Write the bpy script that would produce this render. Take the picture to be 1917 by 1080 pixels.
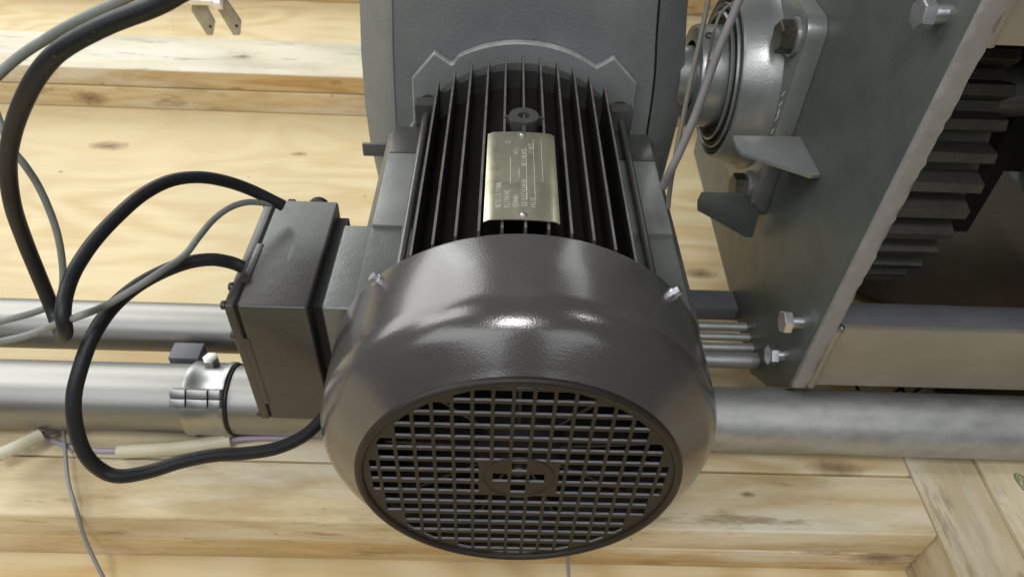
import bpy, bmesh, math, random
from mathutils import Vector, Matrix, Euler
sc = bpy.context.scene
for o in list(bpy.data.objects): bpy.data.objects.remove(o)
col = sc.collection
PI = math.pi
R = math.radians

# ------------------------------------------------------------------ camera
cam_d = bpy.data.cameras.new('camera'); cam = bpy.data.objects.new('camera', cam_d); col.objects.link(cam)
cam_d.sensor_width = 36.0; cam_d.lens = 1355.54 / 1917 * 36.0; cam_d.clip_start = 0.02; cam_d.clip_end = 50
def cam_axes(p, yw, r):
    cp, sp = math.cos(p), math.sin(p); Z = Matrix.Rotation(yw, 3, 'Z')
    f = Z @ Vector((0, cp, -sp)); u = Z @ Vector((0, sp, cp)); x = Z @ Vector((1, 0, 0))
    return x*math.cos(r) + u*math.sin(r), u*math.cos(r) - x*math.sin(r), f
cx, cu, cf = cam_axes(0.760011, -0.029938, 0.049921)
cam.matrix_world = Matrix(((cx.x, cu.x, -cf.x, -0.01866), (cx.y, cu.y, -cf.y, -0.26434), (cx.z, cu.z, -cf.z, 0.43267), (0, 0, 0, 1)))
cam_d.dof.use_dof = True; cam_d.dof.focus_distance = 0.50; cam_d.dof.aperture_fstop = 13.0
sc.camera = cam

# ------------------------------------------------------------------ world, lamps, exposure
w = bpy.data.worlds.new('World'); sc.world = w; w.use_nodes = True
w.node_tree.nodes['Background'].inputs[0].default_value = (0.86, 0.93, 1.0, 1)
w.node_tree.nodes['Background'].inputs[1].default_value = 0.07
def area(name, loc, target, sx, sy, power, colr=(1, 0.97, 0.90)):
    d = bpy.data.lights.new(name, 'AREA'); d.shape = 'RECTANGLE'; d.size = sx; d.size_y = sy; d.energy = power; d.color = colr
    o = bpy.data.objects.new(name, d); col.objects.link(o); o.location = loc
    o.rotation_euler = (Vector(target) - Vector(loc)).to_track_quat('-Z', 'Y').to_euler()
    return o
area('wall_bounce', (-2.9, 2.3, 2.1), (-0.3, 0.3, 0.0), 3.8, 2.6, 135, (0.98, 0.99, 0.97))  # added lamp standing for light off a bright wall at the back
area('back_patch_fill', (-0.85, 3.1, 1.3), (-0.2, 0.3, 0.0), 1.7, 1.7, 18, (0.96, 1.0, 0.96))  # added lamp to brighten the pads and box top, no window known
area('right_patch_fill', (1.35, 3.0, 1.6), (0.0, 0.3, 0.0), 1.1, 1.7, 16, (0.96, 1.0, 0.96))  # added lamp for the pale reflection on the right of the cover
area('ceiling_lamp', (-0.16, -0.95, 2.0), (0, 0, 0), 0.50, 0.50, 23, (0.99, 0.99, 1.0))
area('side_lamp', (-1.75, 0.30, 2.1), (-0.5, 0.3, -0.2), 0.9, 1.2, 22, (0.99, 0.99, 0.96))
area('side_lamp_far', (1.3, 0.0, 2.2), (0.3, 0.2, -0.2), 0.08, 0.3, 4, (0.99, 0.99, 0.97))
area('front_fill', (-1.6, -2.2, 2.3), (0, 0, 0), 3.0, 1.3, 40, (0.95, 0.98, 1.0))
area('front_fill_far', (1.3, -2.5, 2.3), (0, 0, 0), 1.6, 1.2, 12, (0.95, 0.98, 1.0))
sc.view_settings.view_transform = 'Standard'; sc.view_settings.look = 'None'
sc.view_settings.gamma = 1.0; sc.view_settings.exposure = -0.16
sc.render.engine = 'CYCLES'; sc.cycles.max_bounces = 8

# ------------------------------------------------------------------ materials
def new_mat(name):
    m = bpy.data.materials.new(name); m.use_nodes = True
    nt = m.node_tree; b = nt.nodes['Principled BSDF']
    return m, nt, b
def N(nt, typ, **kw):
    n = nt.nodes.new(typ)
    for k, v in kw.items():
        if k.startswith('i_'): n.inputs[k[2:].replace('_', ' ')].default_value = v
        else: setattr(n, k, v)
    return n
def L(nt, a, b): nt.links.new(a, b)
def coords(nt, scale=(1, 1, 1), loc=(0, 0, 0), rot=(0, 0, 0)):
    t = N(nt, 'ShaderNodeTexCoord'); mp = N(nt, 'ShaderNodeMapping')
    mp.inputs['Scale'].default_value = scale; mp.inputs['Location'].default_value = loc; mp.inputs['Rotation'].default_value = rot
    L(nt, t.outputs['Object'], mp.inputs['Vector']); return mp.outputs['Vector']
def noise(nt, vec, scale, detail=4, rough=0.55, dist=0.0):
    n = N(nt, 'ShaderNodeTexNoise'); n.inputs['Scale'].default_value = scale; n.inputs['Detail'].default_value = detail
    n.inputs['Roughness'].default_value = rough; n.inputs['Distortion'].default_value = dist
    L(nt, vec, n.inputs['Vector']); return n.outputs['Fac']
def ramp(nt, fac, stops, interp='LINEAR'):
    r = N(nt, 'ShaderNodeValToRGB'); r.color_ramp.interpolation = interp
    e = r.color_ramp.elements
    while len(e) < len(stops): e.new(0.5)
    for el, (p, c) in zip(e, stops):
        el.position = p; el.color = (c[0], c[1], c[2], 1) if hasattr(c, '__len__') else (c, c, c, 1)
    L(nt, fac, r.inputs['Fac']); return r.outputs['Color']
def math_(nt, op, a, b=None, clamp=False):
    n = N(nt, 'ShaderNodeMath', operation=op); n.use_clamp = clamp
    for i, x in enumerate((a, b)):
        if x is None: continue
        if isinstance(x, (int, float)): n.inputs[i].default_value = x
        else: L(nt, x, n.inputs[i])
    return n.outputs[0]
def mix(nt, fac, a, b, mode='MIX'):
    n = N(nt, 'ShaderNodeMix', data_type='RGBA', blend_type=mode)
    for s, x in ((n.inputs[0], fac), (n.inputs[6], a), (n.inputs[7], b)):
        if isinstance(x, (int, float)): s.default_value = x
        elif isinstance(x, tuple): s.default_value = (x[0], x[1], x[2], 1)
        else: L(nt, x, s)
    return n.outputs[2]
def bump(nt, b, h, strength, dist):
    n = N(nt, 'ShaderNodeBump'); n.inputs['Strength'].default_value = strength; n.inputs['Distance'].default_value = dist
    L(nt, h, n.inputs['Height']); L(nt, n.outputs['Normal'], b.inputs['Normal'])

def paint(name, c1, c2, rough, spec=0.5, bscale=900, bstr=0.25, bdist=0.0006, blot=9.0, metal=0.0, speck=None, rvar=0.12, coat=0.0, lump=0.0, scuff=None):
    m, nt, b = new_mat(name); v = coords(nt)
    n1 = noise(nt, v, blot, 5, 0.6); c = mix(nt, ramp(nt, n1, [(0.32, 0.0), (0.68, 1.0)]), c1, c2)
    if speck:
        n2 = noise(nt, v, 420, 2, 0.5); c = mix(nt, ramp(nt, n2, [(0.70, 0.0), (0.76, 0.8)]), c, speck)
    if scuff:
        for k, rt in enumerate(((0.3, 0.5, 0.2), (1.1, -0.4, 0.9))):
            sn = noise(nt, coords(nt, (160, 7, 90), (k, 2, 3), rt), 1.0, 2, 0.5); msk = noise(nt, v, 7 + k, 2, 0.5)
            c = mix(nt, math_(nt, 'MULTIPLY', ramp(nt, sn, [(0.70, 0.0), (0.735, 0.8)]), ramp(nt, msk, [(0.52, 0.0), (0.58, 1.0)])), c, scuff)
    L(nt, c, b.inputs['Base Color'])
    n3 = noise(nt, v, 35, 4, 0.6)
    L(nt, math_(nt, 'ADD', math_(nt, 'MULTIPLY', math_(nt, 'SUBTRACT', n3, 0.5), rvar * 2), rough, True), b.inputs['Roughness'])
    b.inputs['Metallic'].default_value = metal; b.inputs['Specular IOR Level'].default_value = spec
    b.inputs['Coat Weight'].default_value = coat; b.inputs['Coat Roughness'].default_value = 0.12
    h = noise(nt, v, bscale, 2, 0.5)
    if lump: h = math_(nt, 'ADD', h, math_(nt, 'MULTIPLY', noise(nt, v, 75, 3, 0.5), lump))
    bump(nt, b, h, bstr, bdist)
    return m

def metal(name, base, rough, stretch=(1, 1, 1), dirt=None, dirt_amt=0.5, bstr=0.1, dscale=14, met=1.0):
    m, nt, b = new_mat(name); v = coords(nt, stretch); v0 = coords(nt)
    n1 = noise(nt, v, 60, 4, 0.6)
    c = mix(nt, ramp(nt, n1, [(0.3, 0.0), (0.7, 1.0)]), tuple(x * 0.86 for x in base), tuple(min(1, x * 1.1) for x in base))
    if dirt:
        n2 = noise(nt, v0, dscale, 6, 0.68); c = mix(nt, ramp(nt, n2, [(0.5, 0.0), (0.68, dirt_amt)]), c, dirt)
    L(nt, c, b.inputs['Base Color']); b.inputs['Metallic'].default_value = met
    L(nt, math_(nt, 'ADD', math_(nt, 'MULTIPLY', math_(nt, 'SUBTRACT', n1, 0.5), 0.25), rough, True), b.inputs['Roughness'])
    bump(nt, b, noise(nt, v, 300, 3, 0.6), bstr, 0.0005)
    return m

def wood(name, light, dark, seed, axis='X', rings=9.0, across=5.5, along=0.9, knots=(), stain=None, contrast=1.0, rough=0.62, bandw=1.2):
    """grain = contour lines of a stretched noise field, plus fine fibres, knots and blotches"""
    m, nt, b = new_mat(name)
    s = (along, across, across) if axis == 'X' else (across, along, across)
    v = coords(nt, s, (seed * 3.1, seed * 1.7, seed * 0.9)); v0 = coords(nt)
    base = noise(nt, v, 1.6, 2.5, 0.5, 0.35)
    fld = math_(nt, 'MULTIPLY', base, rings * 2 * PI)
    t = N(nt, 'ShaderNodeTexCoord')
    kmask = None
    for (kx, ky, kz, kr) in knots:
        d = N(nt, 'ShaderNodeVectorMath', operation='SUBTRACT'); L(nt, t.outputs['Object'], d.inputs[0]); d.inputs[1].default_value = (kx, ky, kz)
        sc_ = N(nt, 'ShaderNodeVectorMath', operation='MULTIPLY'); L(nt, d.outputs[0], sc_.inputs[0])
        sc_.inputs[1].default_value = (0.55, 1.3, 1.3) if axis == 'X' else (1.3, 0.55, 1.3)
        ln = N(nt, 'ShaderNodeVectorMath', operation='LENGTH'); L(nt, sc_.outputs[0], ln.inputs[0])
        wob = math_(nt, 'ADD', ln.outputs['Value'], math_(nt, 'MULTIPLY', math_(nt, 'SUBTRACT', noise(nt, v0, 70, 3, 0.6), 0.5), kr * 0.9))
        k = math_(nt, 'SUBTRACT', 1.0, math_(nt, 'DIVIDE', wob, kr), True)
        k = math_(nt, 'POWER', k, 0.8)
        kmask = k if kmask is None else math_(nt, 'MAXIMUM', kmask, k)
        # grain bends round the knot
        fld = math_(nt, 'ADD', fld, math_(nt, 'MULTIPLY', math_(nt, 'DIVIDE', 1.0, math_(nt, 'ADD', 1.0, math_(nt, 'MULTIPLY', ln.outputs['Value'], 0.45 / kr))), 9.0))
    g = math_(nt, 'ADD', math_(nt, 'MULTIPLY', math_(nt, 'SINE', fld), 0.5), 0.5)
    g = math_(nt, 'POWER', g, 1.3)
    big = noise(nt, coords(nt, s, (seed, seed * 2, 0)), 0.9, 3, 0.5)
    fib = noise(nt, coords(nt, (8, 190, 190) if axis == 'X' else (190, 8, 190)), 1.0, 5, 0.7)
    band = noise(nt, coords(nt, (1.6, 34, 34) if axis == 'X' else (34, 1.6, 34), (seed, 3, 1)), 1.0, 5, 0.7)
    fac = math_(nt, 'MULTIPLY', math_(nt, 'MULTIPLY', g, ramp(nt, big, [(0.35, 0.25), (0.60, 1.0)])), 0.85 * contrast)
    fac = math_(nt, 'ADD', fac, math_(nt, 'MULTIPLY', math_(nt, 'ADD', math_(nt, 'SUBTRACT', fib, 0.46), math_(nt, 'MULTIPLY', math_(nt, 'SUBTRACT', band, 0.47), bandw)), 0.95 * contrast), True)
    c = mix(nt, fac, light, dark)
    blot = noise(nt, v0, 3.2, 4, 0.6)
    c = mix(nt, ramp(nt, blot, [(0.40, 0.0), (0.66, 0.5)]), c, tuple(a * 0.78 for a in light))
    if stain:
        sn = noise(nt, coords(nt, (3.5, 15, 15) if axis == 'X' else (15, 3.5, 15), (seed * 5, 1, 2)), 1.0, 6, 0.68)
        c = mix(nt, ramp(nt, sn, [(0.47, 0.0), (0.66, 0.85)]), c, stain)
        pn = noise(nt, coords(nt, (2.2, 11, 11) if axis == 'X' else (11, 2.2, 11), (seed * 2, 4, 7)), 1.0, 5, 0.65)
        c = mix(nt, ramp(nt, pn, [(0.50, 0.0), (0.63, 0.65)]), c, (0.80, 0.755, 0.64))
        dn = noise(nt, coords(nt, (7, 34, 34) if axis == 'X' else (34, 7, 34), (seed * 7, 3, 5)), 1.0, 5, 0.7)
        c = mix(nt, ramp(nt, dn, [(0.57, 0.0), (0.67, 0.75)]), c, tuple(a * 0.72 for a in stain))
    sp = noise(nt, v0, 55, 2, 0.4)
    c = mix(nt, ramp(nt, sp, [(0.765, 0.0), (0.79, 0.5)]), c, (0.16, 0.10, 0.05))
    if kmask is not None: c = mix(nt, math_(nt, 'MULTIPLY', kmask, 0.85), c, (0.16, 0.075, 0.03))
    L(nt, c, b.inputs['Base Color']); b.inputs['Roughness'].default_value = rough; b.inputs['Specular IOR Level'].default_value = 0.3
    bump(nt, b, math_(nt, 'ADD', math_(nt, 'MULTIPLY', fib, 1.0), math_(nt, 'MULTIPLY', g, 0.4)), 0.25, 0.0012)
    return m

M = {}
M['motor'] = paint('motor_paint', (0.040, 0.039, 0.039), (0.060, 0.058, 0.055), 0.30, 0.55, 700, 0.22, 0.0005, 14, 0.0, (0.11, 0.105, 0.10), 0.08, 0.25)
M['cover'] = paint('fan_cover_paint', (0.077, 0.072, 0.070), (0.101, 0.096, 0.093), 0.20, 0.7, 800, 0.19, 0.0005, 10, 0.3, (0.12, 0.115, 0.11), 0.07, 0.3)
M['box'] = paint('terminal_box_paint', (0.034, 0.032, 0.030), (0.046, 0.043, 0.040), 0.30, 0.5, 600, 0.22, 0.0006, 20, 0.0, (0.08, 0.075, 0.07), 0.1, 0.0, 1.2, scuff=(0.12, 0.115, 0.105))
M['pad'] = paint('pad_paint', (0.080, 0.083, 0.079), (0.115, 0.119, 0.113), 0.33, 0.8, 600, 0.3, 0.0006, 20, 0.0, (0.03, 0.03, 0.03), 0.1, 0.1, 1.8)
M['fintip'] = paint('lit_fin_tip_paint', (0.085, 0.081, 0.077), (0.15, 0.145, 0.137), 0.35, 0.8, 800, 0.2, 0.0003, 60)
M['raised'] = paint('raised_face_paint', (0.135, 0.141, 0.131), (0.20, 0.207, 0.193), 0.36, 0.7, 600, 0.3, 0.0006, 24, 0.0, (0.03, 0.03, 0.03), 0.1, 0.1, 1.2)  # paler grey than the pads beneath
def box_sheen(m):
    # reflected light painted as pale grey on the box top nearer the gearbox
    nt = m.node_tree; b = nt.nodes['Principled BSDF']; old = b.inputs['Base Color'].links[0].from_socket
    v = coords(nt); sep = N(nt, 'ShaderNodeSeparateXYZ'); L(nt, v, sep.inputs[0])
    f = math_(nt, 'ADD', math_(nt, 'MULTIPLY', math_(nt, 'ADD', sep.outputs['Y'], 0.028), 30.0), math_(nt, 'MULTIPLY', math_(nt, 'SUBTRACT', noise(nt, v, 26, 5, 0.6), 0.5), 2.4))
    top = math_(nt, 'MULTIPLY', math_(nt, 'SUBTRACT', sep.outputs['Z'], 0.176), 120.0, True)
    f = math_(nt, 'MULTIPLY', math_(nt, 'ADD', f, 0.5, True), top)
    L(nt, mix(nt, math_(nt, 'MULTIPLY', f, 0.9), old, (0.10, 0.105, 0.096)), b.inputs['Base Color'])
box_sheen(M['box'])
M['fin'] = paint('fin_paint', (0.016, 0.0145, 0.0135), (0.025, 0.023, 0.021), 0.42, 0.4, 800, 0.2, 0.0004)  # near black, shade between the fins put into the colour
M['grille'] = paint('grille_paint', (0.017, 0.013, 0.0105), (0.026, 0.020, 0.015), 0.50, 0.30, 900, 0.2, 0.0003, 30)
M['cast'] = paint('grey_cast_paint', (0.150, 0.161, 0.161), (0.205, 0.216, 0.214), 0.48, 0.5, 380, 0.45, 0.0011, 11, 0.0, (0.06, 0.065, 0.066), 0.1, 0.0, 0.8)
M['castlight'] = paint('grey_flange_paint', (0.17, 0.182, 0.178), (0.22, 0.232, 0.226), 0.42, 0.5, 400, 0.3, 0.0008, 14)
M['plate'] = paint('green_grey_plate_steel', (0.092, 0.104, 0.094), (0.118, 0.131, 0.119), 0.42, 0.55, 500, 0.2, 0.0006, 26, 0.25, (0.24, 0.26, 0.25), 0.12, scuff=(0.045, 0.045, 0.04))
M['edge'] = metal('flame_cut_edge', (0.28, 0.272, 0.262), 0.6, (1, 1, 1), (0.22, 0.2, 0.18), 0.7, 0.5, 30, 0.2)
M['bearing'] = paint('bearing_silver_paint', (0.235, 0.247, 0.240), (0.30, 0.312, 0.303), 0.34, 0.6, 420, 0.25, 0.0006, 24, 0.5)
M['steel'] = metal('bright_steel', (0.40, 0.405, 0.395), 0.38, (0.4, 0.4, 0.4), (0.3, 0.28, 0.24), 0.4, 0.03)
M['zinc'] = metal('zinc_bolt', (0.82, 0.83, 0.88), 0.32, (1, 1, 1), None, 0, 0.25)
M['bronze'] = metal('yellow_zinc_bolt', (0.20, 0.18, 0.14), 0.42, (1, 1, 1), (0.06, 0.055, 0.05), 0.7, 0.2, 90)
M['pipe'] = metal('stainless_pipe', (0.33, 0.325, 0.308), 0.46, (0.10, 3, 3), (0.36, 0.34, 0.31), 0.35, 0.03, 8)
M['galv'] = metal('galvanised_pipe', (0.46, 0.465, 0.455), 0.48, (0.6, 1.2, 1.2), (0.26, 0.25, 0.235), 0.3, 0.25, 60, 0.7)
M['brass'] = metal('nameplate_metal', (0.48, 0.455, 0.335), 0.32, (1, 0.3, 1), (0.29, 0.27, 0.19), 0.7, 0.15, 38, 0.8)
M['etch'] = metal('etched_lettering', (0.80, 0.80, 0.74), 0.4, met=0.4)
M['bar'] = paint('crossbar_steel', (0.25, 0.228, 0.180), (0.31, 0.285, 0.230), 0.40, 0.5, 500, 0.2, 0.0006, 12, 0.35, (0.14, 0.12, 0.1), 0.1)
M['worn'] = paint('worn_lit_rim_paint', (0.20, 0.21, 0.205), (0.40, 0.41, 0.40), 0.4, blot=45)
M['shadepan'] = paint('dark_shade_panel', (0.035, 0.026, 0.017), (0.060, 0.043, 0.026), 0.6, 0.3)  # dark brown of the added pan and panel, shade put into the colour
M['barelit'] = metal('lit_slot_metal', (0.42, 0.42, 0.45), 0.45, (1, 1, 1), None, 0, 0.4, met=0.6)
M['bardark'] = paint('crossbar_dark_top', (0.10, 0.10, 0.112), (0.14, 0.14, 0.15), 0.5, 0.4, 900, 0.4, 0.0006, 18, 0.1)
M['gear'] = paint('gear_steel', (0.050, 0.048, 0.039), (0.085, 0.081, 0.066), 0.5, 0.35, 400, 0.3, 0.0008, 16, 0.3, (0.2, 0.19, 0.16))
M['rubber'] = paint('black_cable_jacket', (0.010, 0.011, 0.012), (0.017, 0.018, 0.020), 0.48, 0.35, 500, 0.2, 0.0004, 12, 0.0, (0.09, 0.09, 0.085), 0.1)
M['black'] = paint('black_rubber', (0.010, 0.010, 0.010), (0.018, 0.018, 0.018), 0.6, 0.3)
M['dark'] = paint('dark_interior', (0.006, 0.006, 0.006), (0.012, 0.012, 0.012), 0.7, 0.3)
M['greycable'] = paint('grey_cable_jacket', (0.17, 0.18, 0.165), (0.24, 0.25, 0.23), 0.48, 0.4, 400, 0.2, 0.0004, 30, 0.0, (0.09, 0.085, 0.07))
M['oldgrey'] = paint('grey_thin_wire', (0.20, 0.205, 0.205), (0.28, 0.285, 0.28), 0.5, 0.4)
M['purple'] = paint('purple_wire', (0.30, 0.255, 0.33), (0.38, 0.33, 0.41), 0.45, 0.4)
M['mauve'] = paint('mauve_grey_cable', (0.130, 0.120, 0.122), (0.170, 0.156, 0.158), 0.5, 0.4, 500, 0.2, 0.0004, 40, 0.0, (0.09, 0.08, 0.08))
M['olive'] = paint('olive_wire', (0.10, 0.10, 0.075), (0.15, 0.145, 0.115), 0.5, 0.4)
M['sleeve'] = paint('cream_sleeve', (0.52, 0.48, 0.33), (0.60, 0.56, 0.42), 0.45, 0.4, 300, 0.3, 0.0008, 16)
M['tab'] = metal('lug_steel', (0.44, 0.42, 0.34), 0.5, (1, 1, 1), (0.24, 0.22, 0.18), 0.6, 0.2, 20, 0.5)
LT, DK = (0.80, 0.665, 0.43), (0.60, 0.42, 0.19)
M['ply'] = wood('plywood_sheet', (0.761, 0.638, 0.389), (0.606, 0.416, 0.183), 4.3, 'X', 13.0, 2.6, 0.9,
                [(-0.676, 0.778, -0.256, 0.021), (-0.357, 0.773, -0.256, 0.010), (0.272, 0.502, -0.256, 0.016), (-0.36, 0.44, -0.256, 0.008)], bandw=0.3)
M['pl1'] = wood('pale_plank', (0.752, 0.646, 0.429), (0.606, 0.452, 0.234), 1.2, 'X', 10, 7, 0.6, [(0.324, 0.136, -0.18, 0.016), (0.228, 0.1036, -0.18, 0.005)], (0.42, 0.31, 0.15), 1.1)
M['pl2'] = wood('honey_plank', (0.697, 0.532, 0.283), (0.514, 0.319, 0.121), 2.7, 'X', 11, 8, 0.6, [(-0.75, 0.9, -0.235, 0.022), (-0.488, 0.9, -0.214, 0.012), (0.36, 0.066, -0.228, 0.018)], (0.42, 0.27, 0.10), 1.0)
M['pl4'] = wood('tan_plank', (0.716, 0.575, 0.339), (0.551, 0.371, 0.161), 8.2, 'X', 10, 8, 0.6, [(-0.75, 0.9, -0.238, 0.020)], (0.45, 0.31, 0.14), 0.9)
M['pl3'] = wood('grey_plank', (0.770, 0.699, 0.534), (0.606, 0.532, 0.356), 3.4, 'X', 4, 7, 0.5, [(-0.486, 0.962, -0.18, 0.012)], (0.50, 0.46, 0.34), 0.6)
M['beam2'] = wood('dull_beam', (0.606, 0.500, 0.315), (0.459, 0.363, 0.203), 6.6, 'Y', 4, 8, 0.7, [(0.455, 0.02, -0.18, 0.009)], (0.38, 0.31, 0.20), 0.7)
M['beam'] = wood('rough_beam', (0.716, 0.611, 0.404), (0.551, 0.434, 0.243), 5.1, 'Y', 5, 8, 0.7, [(0.3973, 0.02, -0.14, 0.010)], (0.48, 0.38, 0.22), 0.8)
M['green'] = paint('green_ink', (0.05, 0.11, 0.04), (0.09, 0.15, 0.06), 0.7, 0.2)
M['red'] = paint('red_ink', (0.30, 0.06, 0.07), (0.38, 0.12, 0.12), 0.7, 0.2)
M['bracket'] = paint('bracket_paint', (0.085, 0.09, 0.085), (0.11, 0.115, 0.108), 0.45)

# ------------------------------------------------------------------ mesh helpers
class MB:
    def __init__(s): s.v = []; s.f = []
    def add(s, vs, fs):
        o = len(s.v); s.v += [Vector(x) for x in vs]; s.f += [tuple(i + o for i in f) for f in fs]; return s
    def box(s, a, b):
        x0, y0, z0 = a; x1, y1, z1 = b
        return s.add([(x0,y0,z0),(x1,y0,z0),(x1,y1,z0),(x0,y1,z0),(x0,y0,z1),(x1,y0,z1),(x1,y1,z1),(x0,y1,z1)],
                     [(0,3,2,1),(4,5,6,7),(0,1,5,4),(1,2,6,5),(2,3,7,6),(3,0,4,7)])
    def prism(s, poly, axis, a, b):
        """polygon in the two other axes (cyclic order kept), extruded from a to b along axis"""
        def P(p, t): return {'x': (t, p[0], p[1]), 'y': (p[0], t, p[1]), 'z': (p[0], p[1], t)}[axis]
        n = len(poly)
        return s.add([P(p, a) for p in poly] + [P(p, b) for p in poly],
                     [tuple(range(n))[::-1], tuple(range(n, 2*n))] + [(i, (i+1) % n, n + (i+1) % n, n + i) for i in range(n)])
    def lathe(s, prof, axis='y', c=(0, 0, 0), seg=64, closed=False):
        """prof: list of (t along axis, radius)"""
        vs, fs = [], []
        for t, r in prof:
            for k in range(seg):
                a = 2*PI*k/seg; p, q = r*math.cos(a), r*math.sin(a)
                vs.append({'x': (c[0]+t, c[1]+p, c[2]+q), 'y': (c[0]+p, c[1]+t, c[2]+q), 'z': (c[0]+p, c[1]+q, c[2]+t)}[axis])
        m = len(prof)
        for i in range(m if closed else m-1):
            j = (i+1) % m
            for k in range(seg):
                k2 = (k+1) % seg; fs.append((i*seg+k, i*seg+k2, j*seg+k2, j*seg+k))
        return s.add(vs, fs)
    def cyl(s, axis, c, r, t0, t1, seg=32, r1=None):
        r1 = r if r1 is None else r1
        return s.lathe([(t0, 0.0002), (t0, r), (t1, r1), (t1, 0.0002)], axis, c, seg)
    def tube(s, pts, r, seg=14, sub=8, caps=True):
        P = [Vector(p) for p in pts]; P = [P[0]*2-P[1]] + P + [P[-1]*2-P[-2]]
        path = []
        for i in range(1, len(P)-2):
            a, b, c, d = P[i-1:i+3]
            for k in range(sub):
                t = k/sub
                path.append(0.5*((2*b) + (c-a)*t + (2*a-5*b+4*c-d)*t*t + (3*b-a-3*c+d)*t**3))
        path.append(P[-2])
        T = [(path[min(i+1, len(path)-1)] - path[max(i-1, 0)]).normalized() for i in range(len(path))]
        n = T[0].orthogonal().normalized(); vs, fs = [], []
        for p, t in zip(path, T):
            n = (n - t*n.dot(t)).normalized(); bn = t.cross(n)
            for k in range(seg):
                a = 2*PI*k/seg; vs.append(p + n*(r*math.cos(a)) + bn*(r*math.sin(a)))
        for i in range(len(path)-1):
            for k in range(seg):
                k2 = (k+1) % seg; fs.append((i*seg+k, i*seg+k2, (i+1)*seg+k2, (i+1)*seg+k))
        if caps: fs += [tuple(range(seg))[::-1], tuple(range(len(vs)-seg, len(vs)))]
        return s.add(vs, fs)
    def mesh(s, name, mat, bev=0.0, smooth=True, ang=35, base=(0, 0, 0), bseg=2):
        me = bpy.data.meshes.new(name); bs = Vector(base)
        me.from_pydata([v - bs for v in s.v], [], s.f)
        bm = bmesh.new(); bm.from_mesh(me)
        bmesh.ops.remove_doubles(bm, verts=bm.verts, dist=0.00001)
        bmesh.ops.recalc_face_normals(bm, faces=bm.faces)
        if bev:
            ed = [e for e in bm.edges if len(e.link_faces) == 2 and e.calc_face_angle(0) > R(28)]
            bmesh.ops.bevel(bm, geom=ed, offset=bev, segments=bseg, profile=0.6, affect='EDGES', clamp_overlap=True)
        bm.to_mesh(me); bm.free()
        if smooth:
            me.polygons.foreach_set('use_smooth', [True]*len(me.polygons)); me.set_sharp_from_angle(angle=R(ang))
        me.materials.append(mat); return me

def link(name, me, parent=None, loc=(0, 0, 0), rot=(0, 0, 0)):
    o = bpy.data.objects.new(name, me); col.objects.link(o); o.location = loc; o.rotation_euler = rot
    if parent is not None: o.parent = parent
    return o
def tag(o, label=None, cat=None, group=None, kind=None):
    if label: o['label'] = label
    if cat: o['category'] = cat
    if group: o['group'] = group
    if kind: o['kind'] = kind
    return o
BASE = {}
def thing(name, label, cat, base=(0, 0, 0), group=None):
    o = link(name, None); o.location = base; BASE[o] = Vector(base); o.empty_display_size = 0.05
    return tag(o, label, cat, group)
def root(o):
    while o.parent is not None: o = o.parent
    return o
def part(name, mb, mat, parent, bev=0.0, label=None, **kw):
    """a part (or sub-part) given in world coordinates"""
    bs = BASE[root(parent)]
    o = link(name, mb.mesh(name, mat, bev, base=bs, **kw), parent)
    if label: o['label'] = label
    return o
def solo(name, mb, mat, label, cat, group=None, bev=0.0, **kw):
    return tag(link(name, mb.mesh(name, mat, bev, **kw)), label, cat, group)
def place(name, me, parent, world, rot=(0, 0, 0)):
    """a part with its own origin (shared mesh)"""
    return link(name, me, parent, Vector(world) - BASE[root(parent)], rot)

# ------------------------------------------------------------------ the setting: floor of the crate
ZF, ZP = -0.256, -0.18
fl = link('floor', MB().box((-2.6, -0.9, ZF - 0.02), (2.6, 3.2, ZF)).mesh('floor', M['ply'])); tag(fl, kind='structure')

def plank(a, b, mat, label, bev=0.0035, group=None, edge=None):
    o = solo('timber_plank', MB().box(a, b), mat, label, 'plank', group, bev, bseg=3)
    if edge:
        o.data.materials.append(edge)
        for p in o.data.polygons:
            if p.normal.y < -0.8: p.material_index = 1
    return o
plank((-1.8, 0.0655, ZP - 0.0375), (0.3975, 0.1275, ZP), M['pl1'], 'wide pale upper plank below the motor with brown stains and smooth worn front edge')
plank((-1.8, 0.0665, ZF + 0.0005), (0.3975, 0.230, ZP - 0.0395), M['pl2'], 'honey coloured lower plank under the pale plank in front of the motor')
plank((-1.8, 0.1295, ZP - 0.0375), (0.3975, 0.230, ZP - 0.0005), M['pl1'], 'pale upper plank just in front of the lower metal pipe with a round knot')
plank((-2.2, 0.9020, ZP - 0.0335), (1.20, 1.035, ZP), M['pl3'], 'whitish worn plank on top of the far stack behind the black cable', edge=M['pl2'])
plank((-2.2, 0.9000, ZF + 0.0005), (1.20, 1.035, ZP - 0.0350), M['pl4'], 'light brown lower plank of the far stack with an oval knot')
plank((-2.2, 1.398, ZF + 0.0005), (1.20, 1.49, ZF + 0.11), M['pl2'], 'brown timber at the top edge of the picture farthest from the motor')

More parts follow.
